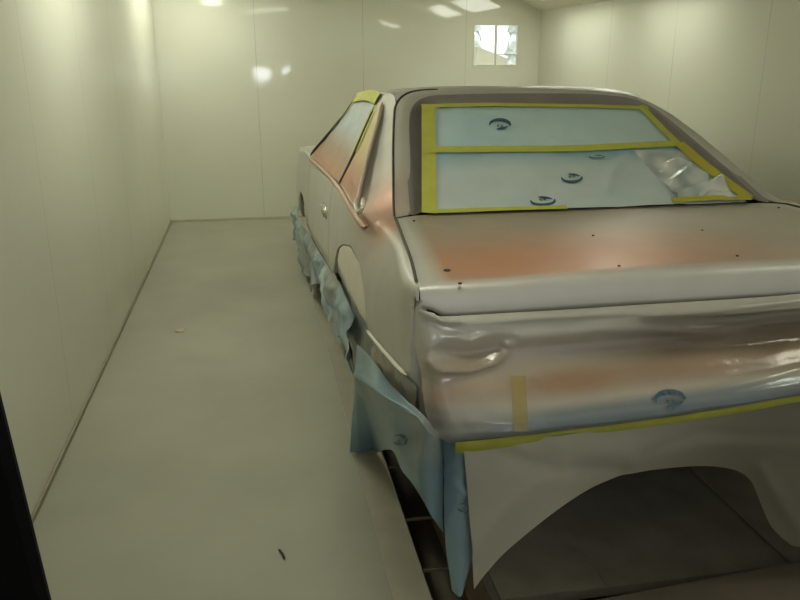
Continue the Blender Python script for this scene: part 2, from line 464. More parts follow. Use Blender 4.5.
# litter on the floor
dl = at(282, 556, z=0)
tag(tube('debris_sliver', [dl + Vector((-.008, .03, .004)), dl + Vector((.002, 0, .006)), dl + Vector((.008, -.025, .004))], .004, m_gap, n=8), 'small dark sliver lying on the bare floor near the camera', 'debris')
dl = at(180, 331, z=0)
bm = bmesh.new(); bmesh.ops.create_icosphere(bm, subdivisions=2, radius=.028)
for v in bm.verts: v.co = Vector((v.co.x * (1 + .3 * nz(v.co, 40)), v.co.y, (v.co.z * .12 + .0034)))
me = bpy.data.meshes.new('paint_fleck'); bm.to_mesh(me); bm.free()
o = link('paint_fleck', me, plain('pale fleck', (186, 176, 146), .6)); o.location = (dl.x, dl.y, 0)
tag(o, 'pale round fleck on the floor beside the left wall', 'fleck')

# ------------------------------------------------------------------ the car
SILVER = lin((196, 192, 180)); ORANGE = lin((192, 130, 92)); TAN = lin((162, 142, 118)); PINK = lin((186, 142, 112))
def carcol(P):
    x, y, z = P
    c = SILVER
    n = nz(P, 3.0) * .25
    # orange overspray primer on the lower rear pillars
    ax = abs(x)
    k = gauss(math.hypot((y - .95) / 1.2, (z - .99)), .13) + .75 * gauss(math.hypot(y - .72, (z - .93) * 2), .14)
    if ax > .64 and x < 0: c = mix(c, ORANGE, min(.7, .8 * k * (1 + n)))
    return c
def lidcol(P):
    x, y, z = P
    n = nz(P, 2.5) * .3
    edge = sm(.01, .06, y) * (1 - sm(.0, .035, ax_edge(P)))
    c = mix(mix(SILVER, TAN, .75 - .4 * sm(-.1, .35, x)), ORANGE, (gauss((x + .45), .48) * gauss(y - .18, .28) * .72) * (1 + n))
    c = mix(c, ORANGE, .28 * gauss(y - .2, .2) * (1 - sm(0, .5, x)))
    return mix(SILVER, c, edge)
def ax_edge(P):
    lim = .66 + .085 * (1 - min(1, max(0, P.y / .86)))
    return abs(P.x) - lim + .0

car = thing('car', 'two-door saloon car in fresh silver paint over orange primer, masked for spraying', 'car', CO)
T = [(0, .895), (.3, .903), (.8, .913), (1.56, .92), (2.3, .903), (2.93, .876), (3.4, .862), (4.2, .80), (4.62, .74)]
W = [(-.02, .838), (.1, .85), (.5, .866), (1.0, .873), (2.5, .880), (3.6, .892), (4.2, .890), (4.5, .865), (4.62, .80)]
ZC = [(0, .695), (.6, .618), (1.6, .545), (2.6, .45), (4.3, .36)]
def S(y, z):
    w, tz, zc = interp(W, y), interp(T, y), interp(ZC, y)
    if z >= zc:
        u = (z - zc) / max(.05, tz - zc)
        return w - (.008 * u + .028 * u ** 3) * (.25 + .75 * sm(.05, .5, y)) - .03 * sm(.1, .6, y) * (1 - sm(.75, 1.25, y)) * u ** 1.7
    d = zc - z
    return w - .018 * sm(0, .02, d) - .05 * d
ARCH = [(.56, .56), (.60, .63), (.69, .705), (.855, .765), (1.06, .782), (1.25, .745), (1.42, .69), (1.53, .61), (1.58, .54)]
def zlow(y):
    if .56 <= y <= 1.58:
        return interp(ARCH, y)
    if 3.2 <= y <= 3.95: return .42 + math.sqrt(max(0, 1 - ((y - 3.575) / .375) ** 2)) * .14
    if y < .56: return .44 + .03 * (y < .1)
    return interp(ZC, y) - .05
def side_rows(y0, y1, sgn=-1):
    ys = [y0]
    while ys[-1] < y1 - .02: ys.append(ys[-1] + .025)
    ys[-1] = y1
    rows = []
    for y in ys:
        zl, zt, zc = zlow(y), interp(T, y), interp(ZC, y)
        if zl < zc - .03: zs = [zl + (zc - .025 - zl) * k / 4 for k in range(5)] + [zc - .012, zc]
        else: zs = [zl + .004 * k for k in range(7)]
        z0 = zs[-1]; zs += [z0 + (zt - z0) * k / 10 for k in range(1, 11)]
        rows.append([Vector((sgn * S(y, z), y, z)) for z in zs])
    return rows
def seamx(y): return interp([(0, .824), (.23, .797), (.46, .773), (.75, .742), (.82, .737)], y)
for sgn in (-1, 1):
    q = side_rows(0.0, 1.80, sgn)
    shoulder = []
    for y in [r[0].y for r in q if r[0].y < .83]:
        a = Vector((sgn * S(y, interp(T, y)), y, interp(T, y))); b_ = Vector((sgn * seamx(y), y, .931))
        shoulder.append([a, a.lerp(b_, .3) + Vector((sgn * .006, 0, .005)), a.lerp(b_, .65) + Vector((sgn * .003, 0, .006)), b_])
    # flange turned inwards round the wheel opening
    fl = []
    for y in [.56 + 1.02 * k / 40 for k in range(41)]:
        z = zlow(y); fl.append([Vector((sgn * S(y, z), y, z)), Vector((sgn * (S(y, z) - .04), y, z + .0))])
    endcap = [[p, Vector((p.x * .965, .006, p.z))] for p in q[0]]
    shcap = [[p, Vector((p.x, .006, .84))] for p in shoulder[0]]
    multigrid('quarter_panel', [(q, sgn > 0), (shoulder, sgn > 0), (fl, sgn < 0), (endcap, sgn > 0), (shcap, sgn > 0)], m_car, car, carcol)
    d = grid('door', side_rows(1.81, 3.02, sgn), m_car, car, carcol, flip=sgn > 0, solid=.02)
    if sgn < 0:
        h = ca(323, 208, x=-.868)
        bm = bmesh.new(); bmesh.ops.create_cube(bm, size=1)
        for v in bm.verts: v.co = Vector((h.x - .004 + v.co.x * .024, 1.99 + v.co.y * .17, .74 + v.co.z * .055))
        bmesh.ops.bevel(bm, geom=bm.edges[:], offset=.009, segments=3, affect='EDGES')
        me = bpy.data.meshes.new('door_handle'); bm.to_mesh(me); bm.free()
        link('door_handle', me, plain('bright handle recess', (214, 210, 196), .15, .7), d)
    grid('front_fender', side_rows(3.03, 4.62, sgn), m_car, car, carcol, flip=sgn > 0, solid=.02)

# greenhouse side frames
bot = [(-.863, 2.93, .876), (-.850, 2.5, .897), (-.836, 2.0, .914), (-.833, 1.7, .919), (-.835, 1.45, .918), (-.837, 1.3, .917), (-.838, 1.2, .915), (-.839, 1.08, .914), (-.838, .96, .913), (-.836, .87, .913), (-.835, .82, .913)]
bot = [(-S(y, z), y, z) if y < 1.4 else (x, y, z) for x, y, z in bot]
topc = [(-.650, 2.46, 1.235), (-.628, 2.2, 1.270), (-.613, 1.93, 1.290), (-.608, 1.68, 1.298), (-.603, 1.58, 1.288), (-.612, 1.49, 1.255), (-.634, 1.408, 1.210), (-.670, 1.225, 1.113), (-.708, 1.007, .997), (-.724, .908, .946), (-.737, .82, .931)]
def gh(topc, bot, sgn):
    A, B = resample(bot, 61), resample(topc, 61)
    return ruled(A, B, 14)
topr = [(.650, 2.46, 1.235), (.628, 2.2, 1.270), (.595, 1.93, 1.284), (.530, 1.66, 1.284), (.490, 1.55, 1.2735), (.528, 1.485, 1.245), (.578, 1.40, 1.203), (.640, 1.225, 1.113), (.700, 1.007, .997), (.724, .908, .946), (.737, .82, .931)]
grid('side_frame', gh(topc, bot, -1), m_car, car, carcol, flip=False)
grid('side_frame', gh(topr, [(-a, b, c) for a, b, c in bot], 1), m_car, car, carcol, flip=True)

# rear window surround
outL = [(-.737, .82, .931), (-.724, .908, .946), (-.708, 1.007, .997), (-.670, 1.225, 1.113), (-.634, 1.408, 1.210), (-.612, 1.492, 1.255), (-.572, 1.556, 1.289), (-.515, 1.590, 1.307), (-.41, 1.602, 1.314), (-.2, 1.606, 1.319), (0, 1.606, 1.319)]
outR = [(0, 1.606, 1.319), (.2, 1.60, 1.312), (.33, 1.588, 1.304), (.42, 1.568, 1.293), (.485, 1.535, 1.272), (.528, 1.485, 1.245), (.578, 1.40, 1.203), (.640, 1.225, 1.113), (.700, 1.007, .997), (.724, .908, .946), (.737, .82, .931)]
inL = [(-.668, .86, .931), (-.650, .905, .938), (-.641, .96, .968), (-.608, 1.166, 1.078), (-.564, 1.406, 1.206), (-.520, 1.500, 1.257), (-.45, 1.548, 1.283), (-.36, 1.556, 1.288), (-.2, 1.560, 1.291), (0, 1.560, 1.291)]
inR = [(0, 1.560, 1.291), (.2, 1.556, 1.288), (.35, 1.540, 1.279), (.42, 1.520, 1.269), (.49, 1.470, 1.241), (.525, 1.406, 1.206), (.600, 1.166, 1.078), (.655, .96, .968), (.672, .905, .938), (.690, .86, .931)]
OL = resample(outL, 60) + resample(outR, 60)[1:]
IL = resample(inL, 60) + resample(inR, 60)[1:]
RN = Vector((0, -.32, .60)).normalized()
grid('window_surround', ruled(OL, IL, 8, RN * .010, 16), m_car, car, lambda P: mix(carcol(P), SILVER, .65), flip=True)
# grey channel: inner wall of the opening, down to the glass
IN2 = [p + RN * -.006 for p in IL]
cen = Vector((0, 1.2, 1.08))
IN3 = [p + (cen - p).normalized() * .07 for p in IN2]
IN4 = [p + (cen - p).normalized() * .002 + RN * .003 for p in IL]
mid = [p + (p - cen).normalized() * .024 + RN * .0065 for p in IL]
grid('window_channel', [mid, IN4, IN2, IN3], m_chan, car, flip=True)
# rear glass
def rw(u, v, h=0.):
    bl, br, tl, tr = Vector((-.640, .874, .922)), Vector((.640, .874, .922)), Vector((-.508, 1.490, 1.250)), Vector((.468, 1.472, 1.240))
    P = bl.lerp(br, u).lerp(tl.lerp(tr, u), v)
    crown = .012 * math.sin(math.pi * min(1, max(0, u))) * v
    return P + RN * h + Vector((0, crown, crown * .53))
m_glass = plain('dark rear glass', (40, 46, 46), .08)
grid('rear_window', [[rw(-.03 + 1.06 * i / 20, -.03 + 1.06 * j / 10, -.012) for i in range(21)] for j in range(11)], m_glass, car)

# roof and windscreen
def roofrow(y, zr, xl, xr, crown):
    r = []
    for k in range(33):
        u = k / 32; x = xl + (xr - xl) * u
        r.append(Vector((x, y, zr + crown * (1 - (2 * u - 1) ** 4) )))
    return r
LT, RTp = resample(topc[:5], 24), resample(topr[:5], 24)
rows = []
for i, (a, b_) in enumerate(zip(LT, RTp)):
    r = []
    f = i / 23
    for k in range(33):
        u = k / 32; p = a.lerp(b_, u)
        e = 1 - (2 * u - 1) ** 4
        back = Vector((0, .0, 0))
        tgt_y = 1.606 * f ** 6 + p.y * (1 - f ** 6)
        p.y = p.y + (tgt_y - p.y) * e
        p.z += .030 * e * (1 - .0 * f)
        r.append(p)
    rows.append(r)
# meet the surround at the rear header
hdr = []
OLr = [p for p in OL if p.z > 1.268]
for k in range(33):
    u = k / 32; x = rows[-1][k].x
    best = min(OLr, key=lambda q: abs(q.x - x)); hdr.append(Vector((x, best.y, best.z)))
rows.append(hdr)
grid('roof', rows, m_car, car, carcol, flip=True)
ws = [rows[0]]
for k in range(1, 9):
    t_ = k / 8; r = []
    for p in rows[0]:
        xx = p.x * (1 + .30 * t_)
        r.append(Vector((xx, p.y + t_ * (.62 + .12 * (1 - (p.x / .65) ** 2)), p.z + (.90 - p.z) * t_)))
    ws.append(r)
grid('windscreen', ws, m_glass, car, flip=False)
hood = []
for k in range(17):
    y = 3.0 + 1.6 * k / 16; w = S(y, interp(T, y)); zt = interp(T, y)
    hood.append([Vector((-w + 2 * w * j / 16, y + .05 * (1 - (j / 8 - 1) ** 2), zt + .05 * (1 - (j / 8 - 1) ** 4) * (1 - .6 * k / 16))) for j in range(17)])
grid('hood', hood, m_car, car, carcol)
nose = [[Vector((p.x, p.y, p.z)) for p in hood[-1]], [Vector((p.x * .98, p.y + .03, .60)) for p in hood[-1]], [Vector((p.x * .96, p.y + .0, .36)) for p in hood[-1]]]
grid('front_panel', nose, m_car, car, carcol)

# trunk lid: flat top, rounded rear edge, upright lip
rows = []
def lidx(y): return seamx(y) - .004
ys = [.90, .86, .82, .75] + [.70 - .05 * k for k in range(13)] + [.08, .065, .05]
def lidz(x, y):
    return .930 + .012 * max(0, 1 - (x / .62) ** 2)
for y in ys:
    lx = lidx(min(y, .82))
    if y > .82: lx = .737 - (y - .82) * 1.72
    r = []
    for k in range(61):
        x = -lx + 2 * lx * k / 60
        z = lidz(x, y) * (1 - sm(.45, .85, y)) + (.922 + .008 * sm(.60, .67, abs(x))) * sm(.45, .85, y)
        z -= .004 * sm(lx - .03, lx, abs(x))
        r.append(Vector((x, y + .008 * sm(.76, lx, abs(x)) ** 2 * (1 - sm(.05, .15, y)), z)))
    rows.append(r)
for yy, dz in ((.030, -.001), (.015, -.005), (.006, -.013), (.002, -.025), (-.002, -.045), (-.006, -.066), (-.004, -.078), (.012, -.082)):
    r = []
    for k in range(61):
        lx = lidx(0); x = -lx + 2 * lx * k / 60
        curve = .008 * sm(.76, lx, abs(x)) ** 2
        bottom = .0 if dz > -.03 else (dz + .03) * .0
        r.append(Vector((x, yy + curve + .0, lidz(x, 0) - .004 * sm(lx - .03, lx, abs(x)) + dz * (1 - .38 * sm(.755, lx, abs(x))) * (1 + .12 * max(0, 1 - (x / .62) ** 2)))))
    rows.append(r)
lid = grid('trunk_lid', rows, m_car, car, lidcol, flip=True)
for (px_, py_, r_) in ((447, 268, .009), (460, 281, .005), (414, 219, .004), (593, 237, .0035), (619, 267, .004), (702, 232, .003), (737, 258, .004), (779, 206, .004)):
    P = ca(px_, py_, z=.937)
    bm = bmesh.new(); bmesh.ops.create_cone(bm, cap_ends=True, segments=14, radius1=r_, radius2=r_, depth=.003, matrix=Matrix.Translation((P.x, P.y, lidz(P.x, P.y) + .0012)))
    me = bpy.data.meshes.new('bolt_hole'); bm.to_mesh(me); bm.free(); link('bolt_hole', me, m_gap, lid, False)
# seam running from the lid corner up the pillar and over the rear header
sp = [(-.824, .03, .930), (-.797, .23, .933), (-.773, .46, .934), (-.745, .73, .934), (-.737, .82, .934)]
tube('panel_gap', sp, .0045, m_seam, car, n=40)
tube('panel_gap', [Vector(p) + RN * .002 + Vector((-.001, 0, 0)) for p in outL[0:9]], .0045, m_seam, car, n=50)
# belt moulding under the side windows
for sgn in (-1, 1):
    tube('belt_moulding', [(sgn * .866, 2.95, .868), (sgn * .855, 2.5, .888), (sgn * .843, 2.0, .903), (sgn * .839, 1.6, .909), (sgn * .842, 1.2, .905), (sgn * .842, .95, .903), (sgn * .838, .80, .905)], .013, m_car, car, col=lambda P: mix(SILVER, PINK, .75), n=60)
# tail panel behind the film, bumper, floor pan
ROWT = []
for z, y in ((.86, .04), (.80, .03), (.795, .07), (.70, .07), (.695, .02), (.62, -.01), (.60, -.06), (.50, -.07), (.44, -.04), (.40, .05)):
    ROWT.append([Vector((-.815 + 1.63 * k / 40, y + .05 * (abs(k / 20 - 1)) ** 6, z)) for k in range(41)])
def tailcol(P):
    if .70 < P.z < .80 and P.x > -.45: return lin((60, 54, 44))  # shade inside the empty tail-light recess put into the colour
    if abs(P.x) > .70: return lin((104, 99, 86))
    return mix(SILVER, ORANGE, .7 * gauss(P.z - .67, .09) * (1 - sm(.55, .7, abs(P.x))))
grid('tail_panel', ROWT, m_tail, car, tailcol, flip=True)
boxes('underbody', [((-.78, .10, .36), (.78, 4.3, .44))], m_under, car)
def wheel(x, y):
    bm = bmesh.new()
    prof = [(.20, -.09), (.285, -.10), (.308, -.08), (.312, 0), (.308, .08), (.285, .10), (.20, .09)]
    nseg = 32; vs = []
    for k in range(nseg):
        a = 2 * math.pi * k / nseg
        vs.append([bm.verts.new((w_, r_ * math.cos(a), r_ * math.sin(a))) for r_, w_ in prof])
    for k in range(nseg):
        for j in range(len(prof) - 1):
            bm.faces.new((vs[k][j], vs[k][j + 1], vs[(k + 1) % nseg][j + 1], vs[(k + 1) % nseg][j]))
    me = bpy.data.meshes.new('wheel'); bm.to_mesh(me); bm.free()
    o = link('wheel', me, m_tyre, car); o.location = (x, y, .311)
    bm = bmesh.new()
    bmesh.ops.create_cone(bm, cap_ends=True, segments=28, radius1=.205, radius2=.19, depth=.15, matrix=Matrix.Rotation(math.pi / 2, 4, 'Y'))
    me = bpy.data.meshes.new('rim'); bm.to_mesh(me); bm.free(); link('rim', me, m_rim, o)
for x in (-.70, .70):
    for y in (1.06, 3.575): wheel(x, y)

# ------------------------------------------------------------------ masking on the rear window
FB = lin((172, 198, 198)); FB2 = lin((154, 190, 200)); FW_ = lin((212, 218, 211))
mk = thing('window_masking', 'blue masking film and yellow tape covering the sloping rear window', 'masking film', CO)
def sheet(u0, u1, v0, v1, nu, nv, h, amp=.003, seed=0, ridges=None):
    rows = [[rw(u0 + (u1 - u0) * i / nu, v0 + (v1 - v0) * j / nv, h) for i in range(nu + 1)] for j in range(nv + 1)]
    rows = [[P + RN * (amp * nz(P, 9, seed)) for P in r] for r in rows]
    if ridges: rows = ridged(rows, ridges, RN)
    return rows
up_rows = sheet(.03, .975, .52, .985, 60, 24, .004, .004, 1)
up = grid('film_sheet', up_rows, m_film, mk, lambda P: mix(lin((206, 226, 222)), lin((190, 218, 220)), .5 + nz(P, 3)))
lo_rows = sheet(.04, .975, .005, .56, 70, 30, .007, .004, 2, [([(607, 190), (612, 172), (625, 158)], 4, .008), ([(545, 206), (600, 200), (680, 204)], 5, .004)])
def locol(P):
    t_ = (P.y - .89) / .34
    return mix(mix(FW_, FB, .25), FB2, sm(.5, 1.0, t_) + .2 * nz(P, 4))
lo = grid('film_sheet', lo_rows, m_film, mk, locol)
rid = []
for pts, w, a in (([(672, 182), (690, 168), (705, 176)], 3.5, .012), ([(675, 196), (700, 186), (722, 178)], 3, .014), ([(690, 203), (712, 194), (735, 198)], 3, .010), ([(668, 165), (680, 160), (690, 166)], 3, .010), ([(722, 180), (728, 195)], 3, .010), ([(700, 199), (708, 184), (712, 176)], 3, -.010)):
    rid.append((pts, w, a))
cl_rows = sheet(.765, .965, .02, .50, 40, 40, .013, .010, 5, rid)
grid('clear_film_patch', cl_rows, m_clear, mk, lambda P: mix(lin((232, 234, 224)), lin((176, 186, 182)), .5 + nz(P, 14, 3)))  # paler tone stands in for highlights on the wrinkles
def rw_tape(pts, w, name='tape', mat=None, h=.011):
    """tape strip following (u,v) points, w = half-width in metres"""
    C = resample([(u, v, 0) for u, v in pts], 30)
    A, B = [], []
    for i, c in enumerate(C):
        P = rw(c.x, c.y, h); a = C[max(0, i - 1)]; b_ = C[min(29, i + 1)]
        tn = (rw(b_.x, b_.y) - rw(a.x, a.y)).normalized(); s_ = tn.cross(RN).normalized()
        A.append(P + s_ * w + RN * .0015 * nz(P, 20)); B.append(P - s_ * w + RN * .0015 * nz(P, 20, 4))
    grid(name, ruled(A, B, 3), mat or m_tape, mk)
rw_tape([(.026, .0), (.028, .5), (.03, 1.0)], .027, h=.012)
rw_tape([(.0, .985), (.3, .985), (.5, .975), (.75, .97), (1.0, .965)], .013, h=.012)
rw_tape([(.975, .99), (.96, .75), (.955, .55)], .016, h=.013)
rw_tape([(.955, .56), (.962, .3), (.985, .02)], .026, mat=m_tape2, h=.018)
rw_tape([(.02, .535), (.25, .525), (.5, .515), (.7, .53), (.96, .56)], .020, h=.016)
rw_tape([(.03, .012), (.2, .012), (.42, .008)], .010, h=.013)
rw_tape([(.74, .02), (.86, .03), (.99, .02)], .014, mat=m_tape2, h=.02)

def mark(parent, cx, cy, w, h, surf, rot=0., kind=0):
    """printed emblem on the film: a swoosh-shaped ring with a broken lower edge. surf maps a pixel to the sheet"""
    V, Fc = [], []
    def arc(a0, a1, r0x, r0y, r1x, r1y, n=14, ox=0, oy=0):
        i0 = len(V)
        for k in range(n + 1):
            u = k / n; a = a0 + (a1 - a0) * u; th = math.sin(math.pi * u) ** .6
            for rx, ry in ((r0x, r0y), (r0x + (r1x - r0x) * th, r0y + (r1y - r0y) * th)):
                x, y = ox + math.cos(a) * rx, oy - math.sin(a) * ry
                V.append(surf(cx + (x * math.cos(rot) - y * math.sin(rot)) * w, cy + (x * math.sin(rot) + y * math.cos(rot)) * h))
        for k in range(n):
            Fc.append((i0 + 2 * k, i0 + 2 * k + 1, i0 + 2 * k + 3, i0 + 2 * k + 2))
    arc(math.radians(205), math.radians(-20), 1, 1, .62, .45)          # upper swoosh
    arc(math.radians(-15), math.radians(-110), .85, .95, .55, .5)      # lower right hook
    arc(math.radians(0), math.radians(360), .13, .22, .02, .05, 10, -.12, .28)
    arc(math.radians(0), math.radians(360), .13, .22, .02, .05, 10, .22, .30)
    mesh('printed_mark', V, Fc, m_mark, parent, None, False)
def on_rear(h):
    def f(px, py):
        o = CAM - CO; d = FW + RT * ((px - 400) / F) - UP * ((py - 300) / F)
        p0 = rw(.5, .3, h); t_ = (p0 - o).dot(RN) / d.dot(RN); return o + d * t_
    return f
mark(up, 500, 124, 11, 6, on_rear(.010), .1)
mark(lo, 572, 178, 11, -5, on_rear(.013), .15)
mark(lo, 543, 201, 13, -5, on_rear(.013), .15)
mark(lo, 597, 156.5, 8, -2, on_rear(.014), .05)

# ------------------------------------------------------------------ side window masking (left)
def spl(y, z, h=.006): return Vector((-.83 + (z - .93) * .6176 - h, y, z + h * .6))
def side_sheet(L, R, n, m, h, amp, seed):
    A, B = resample([(0, y, z) for y, z in L], m), resample([(0, y, z) for y, z in R], m)
    rows = []
    for a, b_ in zip(A, B):
        r = []
        for k in range(n + 1):
            p = a.lerp(b_, k / n); q = spl(p.y, p.z, h); r.append(q + Vector((-1, 0, .6)) * amp * nz(q, 8, seed))
        rows.append(r)
    return rows
def side_tape(pts, w, parent, h=.012, mat=None):
    C = resample([(0, y, z) for y, z in pts], 20); A, B = [], []
    for i, c in enumerate(C):
        a, b_ = C[max(0, i - 1)], C[min(19, i + 1)]
        t_ = (b_ - a).normalized(); s_ = Vector((0, -t_.z, t_.y))
        p, q = c + s_ * w, c - s_ * w
        A.append(spl(p.y, p.z, h)); B.append(spl(q.y, q.z, h))
    return grid('tape', ruled(A, B, 2), mat or m_tape, parent)
def swcol(P):
    t_ = (P.z - .90) / .33 + .12 * nz(P, 6)
    c = mix(ORANGE, TAN, sm(.0, .35, t_))
    return mix(mix(lin((168, 122, 92)), c, .6), lin((178, 188, 190)), sm(.35, .72, t_))
dm = thing('window_masking', 'oversprayed pale film masking the left door window', 'masking film', CO)
grid('film_sheet', side_sheet([(2.90, .888), (2.80, .955), (2.57, 1.10), (2.45, 1.225)], [(1.585, .928), (1.625, 1.006), (1.72, 1.12), (1.80, 1.235)], 24, 20, .008, .006, 3), m_film, dm, swcol)
side_tape([(2.62, 1.07), (2.52, 1.15), (2.43, 1.225)], .014, dm)
side_tape([(2.44, 1.235), (2.1, 1.262), (1.80, 1.262)], .024, dm, h=.016)
side_tape([(1.66, 1.03), (1.74, 1.12), (1.82, 1.225)], .014, dm)
tube('window_seal', [spl(2.92, .885, .008), spl(2.82, .955, .008), spl(2.57, 1.105, .008), spl(2.45, 1.235, .008)], .009, m_gap, car, n=24)
tube('window_seal', [spl(1.572, .925, .01), spl(1.61, 1.006, .01), spl(1.70, 1.12, .01), spl(1.775, 1.215, .01)], .006, m_gap, car, n=24)
qm = thing('window_masking', 'yellow and orange oversprayed film masking the slim left quarter window', 'masking film', CO)
def qcol(P):
    t_ = (P.z - .92) / .28
    return mix(mix(ORANGE, PINK, .5), lin((196, 180, 110)), sm(.25, .7, t_ + .15 * nz(P, 7)))
grid('film_sheet', side_sheet([(1.555, .93), (1.60, 1.04), (1.70, 1.195), (1.755, 1.245)], [(1.07, .924), (1.30, 1.046), (1.53, 1.175), (1.69, 1.25)], 14, 18, .008, .004, 6), m_film, qm, qcol)
side_tape([(1.60, 1.06), (1.68, 1.15), (1.755, 1.24)], .012, qm, h=.012)
tube('window_seal', [spl(1.03, .922, .008), spl(1.29, 1.046, .008), spl(1.52, 1.175, .008), spl(1.68, 1.255, .008)], .007, m_car, car, n=24, col=lambda P: mix(SILVER, ORANGE, .35))
# shiny loops of film at the foot of the quarter window
tube('film_curl', [ca(356, 198, x=-.842), ca(355.5, 206, x=-.852), ca(358, 212, x=-.856), ca(362, 208, x=-.852), ca(363, 198, x=-.84)], .008, plain('glossy clear film', (210, 205, 185), .12, 0, .8), qm, n=24)


# ------------------------------------------------------------------ clear film over the tail
tf = thing('tail_film', 'loose shiny plastic film taped over the tail of the car below the trunk lid', 'masking film', CO)
topT = resample([(-.840, .030, .880), (-.822, -.002, .876), (-.79, -.010, .866), (-.755, -.012, .857), (-.5, -.012, .856), (0, -.014, .858), (.3, -.012, .862), (.76, -.006, .862), (.836, .03, .885)], 121)
botT = resample([ca(447, 443, y=-.08), ca(470, 441, y=-.11), ca(540, 434, y=-.11), ca(640, 421, y=-.115), ca(720, 409, y=-.115), ca(800, 396, y=-.11), Vector((.5, -.10, .62)), Vector((.80, -.06, .62))], 121)
PROF = [(0, 0, 0), (.06, -.004, .02), (.18, .004, 0), (.32, .020, 0), (.45, .016, 0), (.58, .0, 0), (.70, -.018, 0), (.82, -.036, 0), (.92, -.034, 0), (1, 0, 0)]
rowsT = []
NV = 56
for j in range(NV + 1):
    v = j / NV; r = []
    dy = interp([(a, b_) for a, b_, _ in PROF], v)
    for i, (a, b_) in enumerate(zip(topT, botT)):
        P = a.lerp(b_, v)
        e = sm(0, .12, i / 120) * sm(0, .12, 1 - i / 120)
        P = P + Vector((0, dy * e, 0))
        # left edge follows the corner of the body
        if i < 16:
            P.x -= .018 * math.sin(math.pi * min(1, v * 1.1)) * (1 - i / 16) ** 2 + .026 * sm(.45, .85, v) * (1 - sm(.93, 1, v)) * (1 - i / 16) ** 2
        P.y -= (.007 * nz((P.x * 2.2, 0, P.z * 7), 2.0, 1) + .003 * nz((P.x * 3, 0, P.z * 12), 3.0, 2)) * sm(0, .1, v)
        P.y -= .030 * gauss(v - .10, .045) * sm(-.35, .0, P.x)
        r.append(P)
    rowsT.append(r)
RG = [([(427, 360), (440, 370), (470, 370), (495, 362), (503, 352), (508, 344)], 3.5, .013), ([(440, 352), (470, 355), (498, 348)], 7, -.010),
      ([(455, 336), (470, 342), (480, 336)], 3, .006), ([(419, 309), (432, 316), (446, 321), (458, 319)], 3.2, .014), ([(450, 322), (560, 316), (640, 312), (720, 304), (800, 299)], 3, .006),
      ([(525, 312), (600, 306)], 2.5, .004), ([(650, 314), (700, 311), (745, 305), (800, 299)], 3.2, .017), ([(690, 322), (740, 318), (800, 308)], 6, -.008),
      ([(530, 375), (548, 384), (562, 392)], 3, .007), ([(520, 338), (600, 330), (700, 332), (800, 322)], 6, .006), ([(540, 360), (640, 352), (800, 340)], 8, -.008),
      ([(620, 398), (700, 392), (760, 378), (800, 368)], 4, .007), ([(432, 330), (428, 350), (440, 400), (452, 430)], 4, .006), ([(480, 395), (520, 385), (560, 398)], 6, .004)]
rowsT = ridged(rowsT, RG, Vector((0, -1, .15)))
DK = lin((106, 96, 76)); FO = lin((170, 138, 108)); FG = lin((206, 200, 184)); FBL = lin((114, 129, 130)); DKB = lin((78, 94, 104))
def tfc(P):
    px_, py_ = pix(P)
    ytop = 312 - (px_ - 440) * .055; ybot = 443 - (px_ - 470) * .145
    t_ = (py_ - ytop) / max(20, ybot - ytop)
    k = sm(480, 640, px_) * (.55 + .45 * sm(560, 720, px_))
    c = FG
    c = mix(c, DK, min(1, 1.1 * k * gauss(t_ - .40, .24) * (.95 + .4 * nz(P, 4))))  # dark of the hollow behind the film put into its colour
    c = mix(c, DK, .45 * sm(600, 800, px_) * sm(.1, .25, t_) * (1 - sm(.7, .8, t_)))
    c = mix(c, lin((150, 122, 94)), .6 * gauss(px_ - 470, 60) * gauss(t_ - .40, .13))
    c = mix(c, FO, .8 * gauss(t_ - .62, .14) * (1 - .45 * sm(640, 800, px_)) * (1 + .5 * nz(P, 5, 3)))
    c = mix(c, lin((170, 168, 158)), .75 * gauss(px_ - 470, 45) * sm(.62, .85, t_))
    c = mix(c, FBL, .85 * sm(.76, .88, t_) * sm(430, 560, px_) )
    c = mix(c, DKB, .55 * sm(.90, .97, t_))
    return c
fs = grid('film_sheet', rowsT, m_tfilm, tf, tfc, flip=True)
def near_pt(rows, px, py):
    """point just in front of a left-hand sheet, on a pixel's ray"""
    best, bp = 1e9, None
    for r in rows:
        for P in r:
            a = pix(P); d = (a[0] - px) ** 2 + (a[1] - py) ** 2
            if d < best: best, bp = d, P
    return ca(px, py, x=bp.x - .012)
def tail_pt(px, py):
    """nearest point of the tail sheet to a pixel's ray"""
    best, bp = 1e9, None
    for r in rowsT:
        for P in r:
            if P.x > .35: continue
            a = pix(P); d = (a[0] - px) ** 2 + (a[1] - py) ** 2
            if d < best: best, bp = d, P
    Q = ca(px, py, y=bp.y - .006)
    return Q
mark(fs, 670, 399, 16, 10, tail_pt, -.1)
# tape: bottom edge, and a vertical strip half hidden under the film
i0, i1 = 2, 121
A = [rowsT[-1][i] + Vector((0, -.006, .004)) for i in range(i0, i1)]; B = [rowsT[-1][i] + Vector((0, -.004, -.016 - .010 * (1 - sm(.0, .35, i / 120)))) for i in range(i0, i1)]
grid('tape', ruled(A, B, 3, Vector((0, -.003, 0))), plain('olive masking tape', (152, 152, 52), .55, noise_amt=.12, nscale=14), tf)
vt = []
for k in range(12):
    py_ = 376 + 56 * k / 11
    vt.append([tail_pt(511 + 3 * k / 11 + 5 * q_, py_) + Vector((0, .002, 0)) for q_ in range(4)])
grid('tape', vt, painted('tape under film', .4, transp=.5), tf, lambda P: lin((176, 156, 74)))

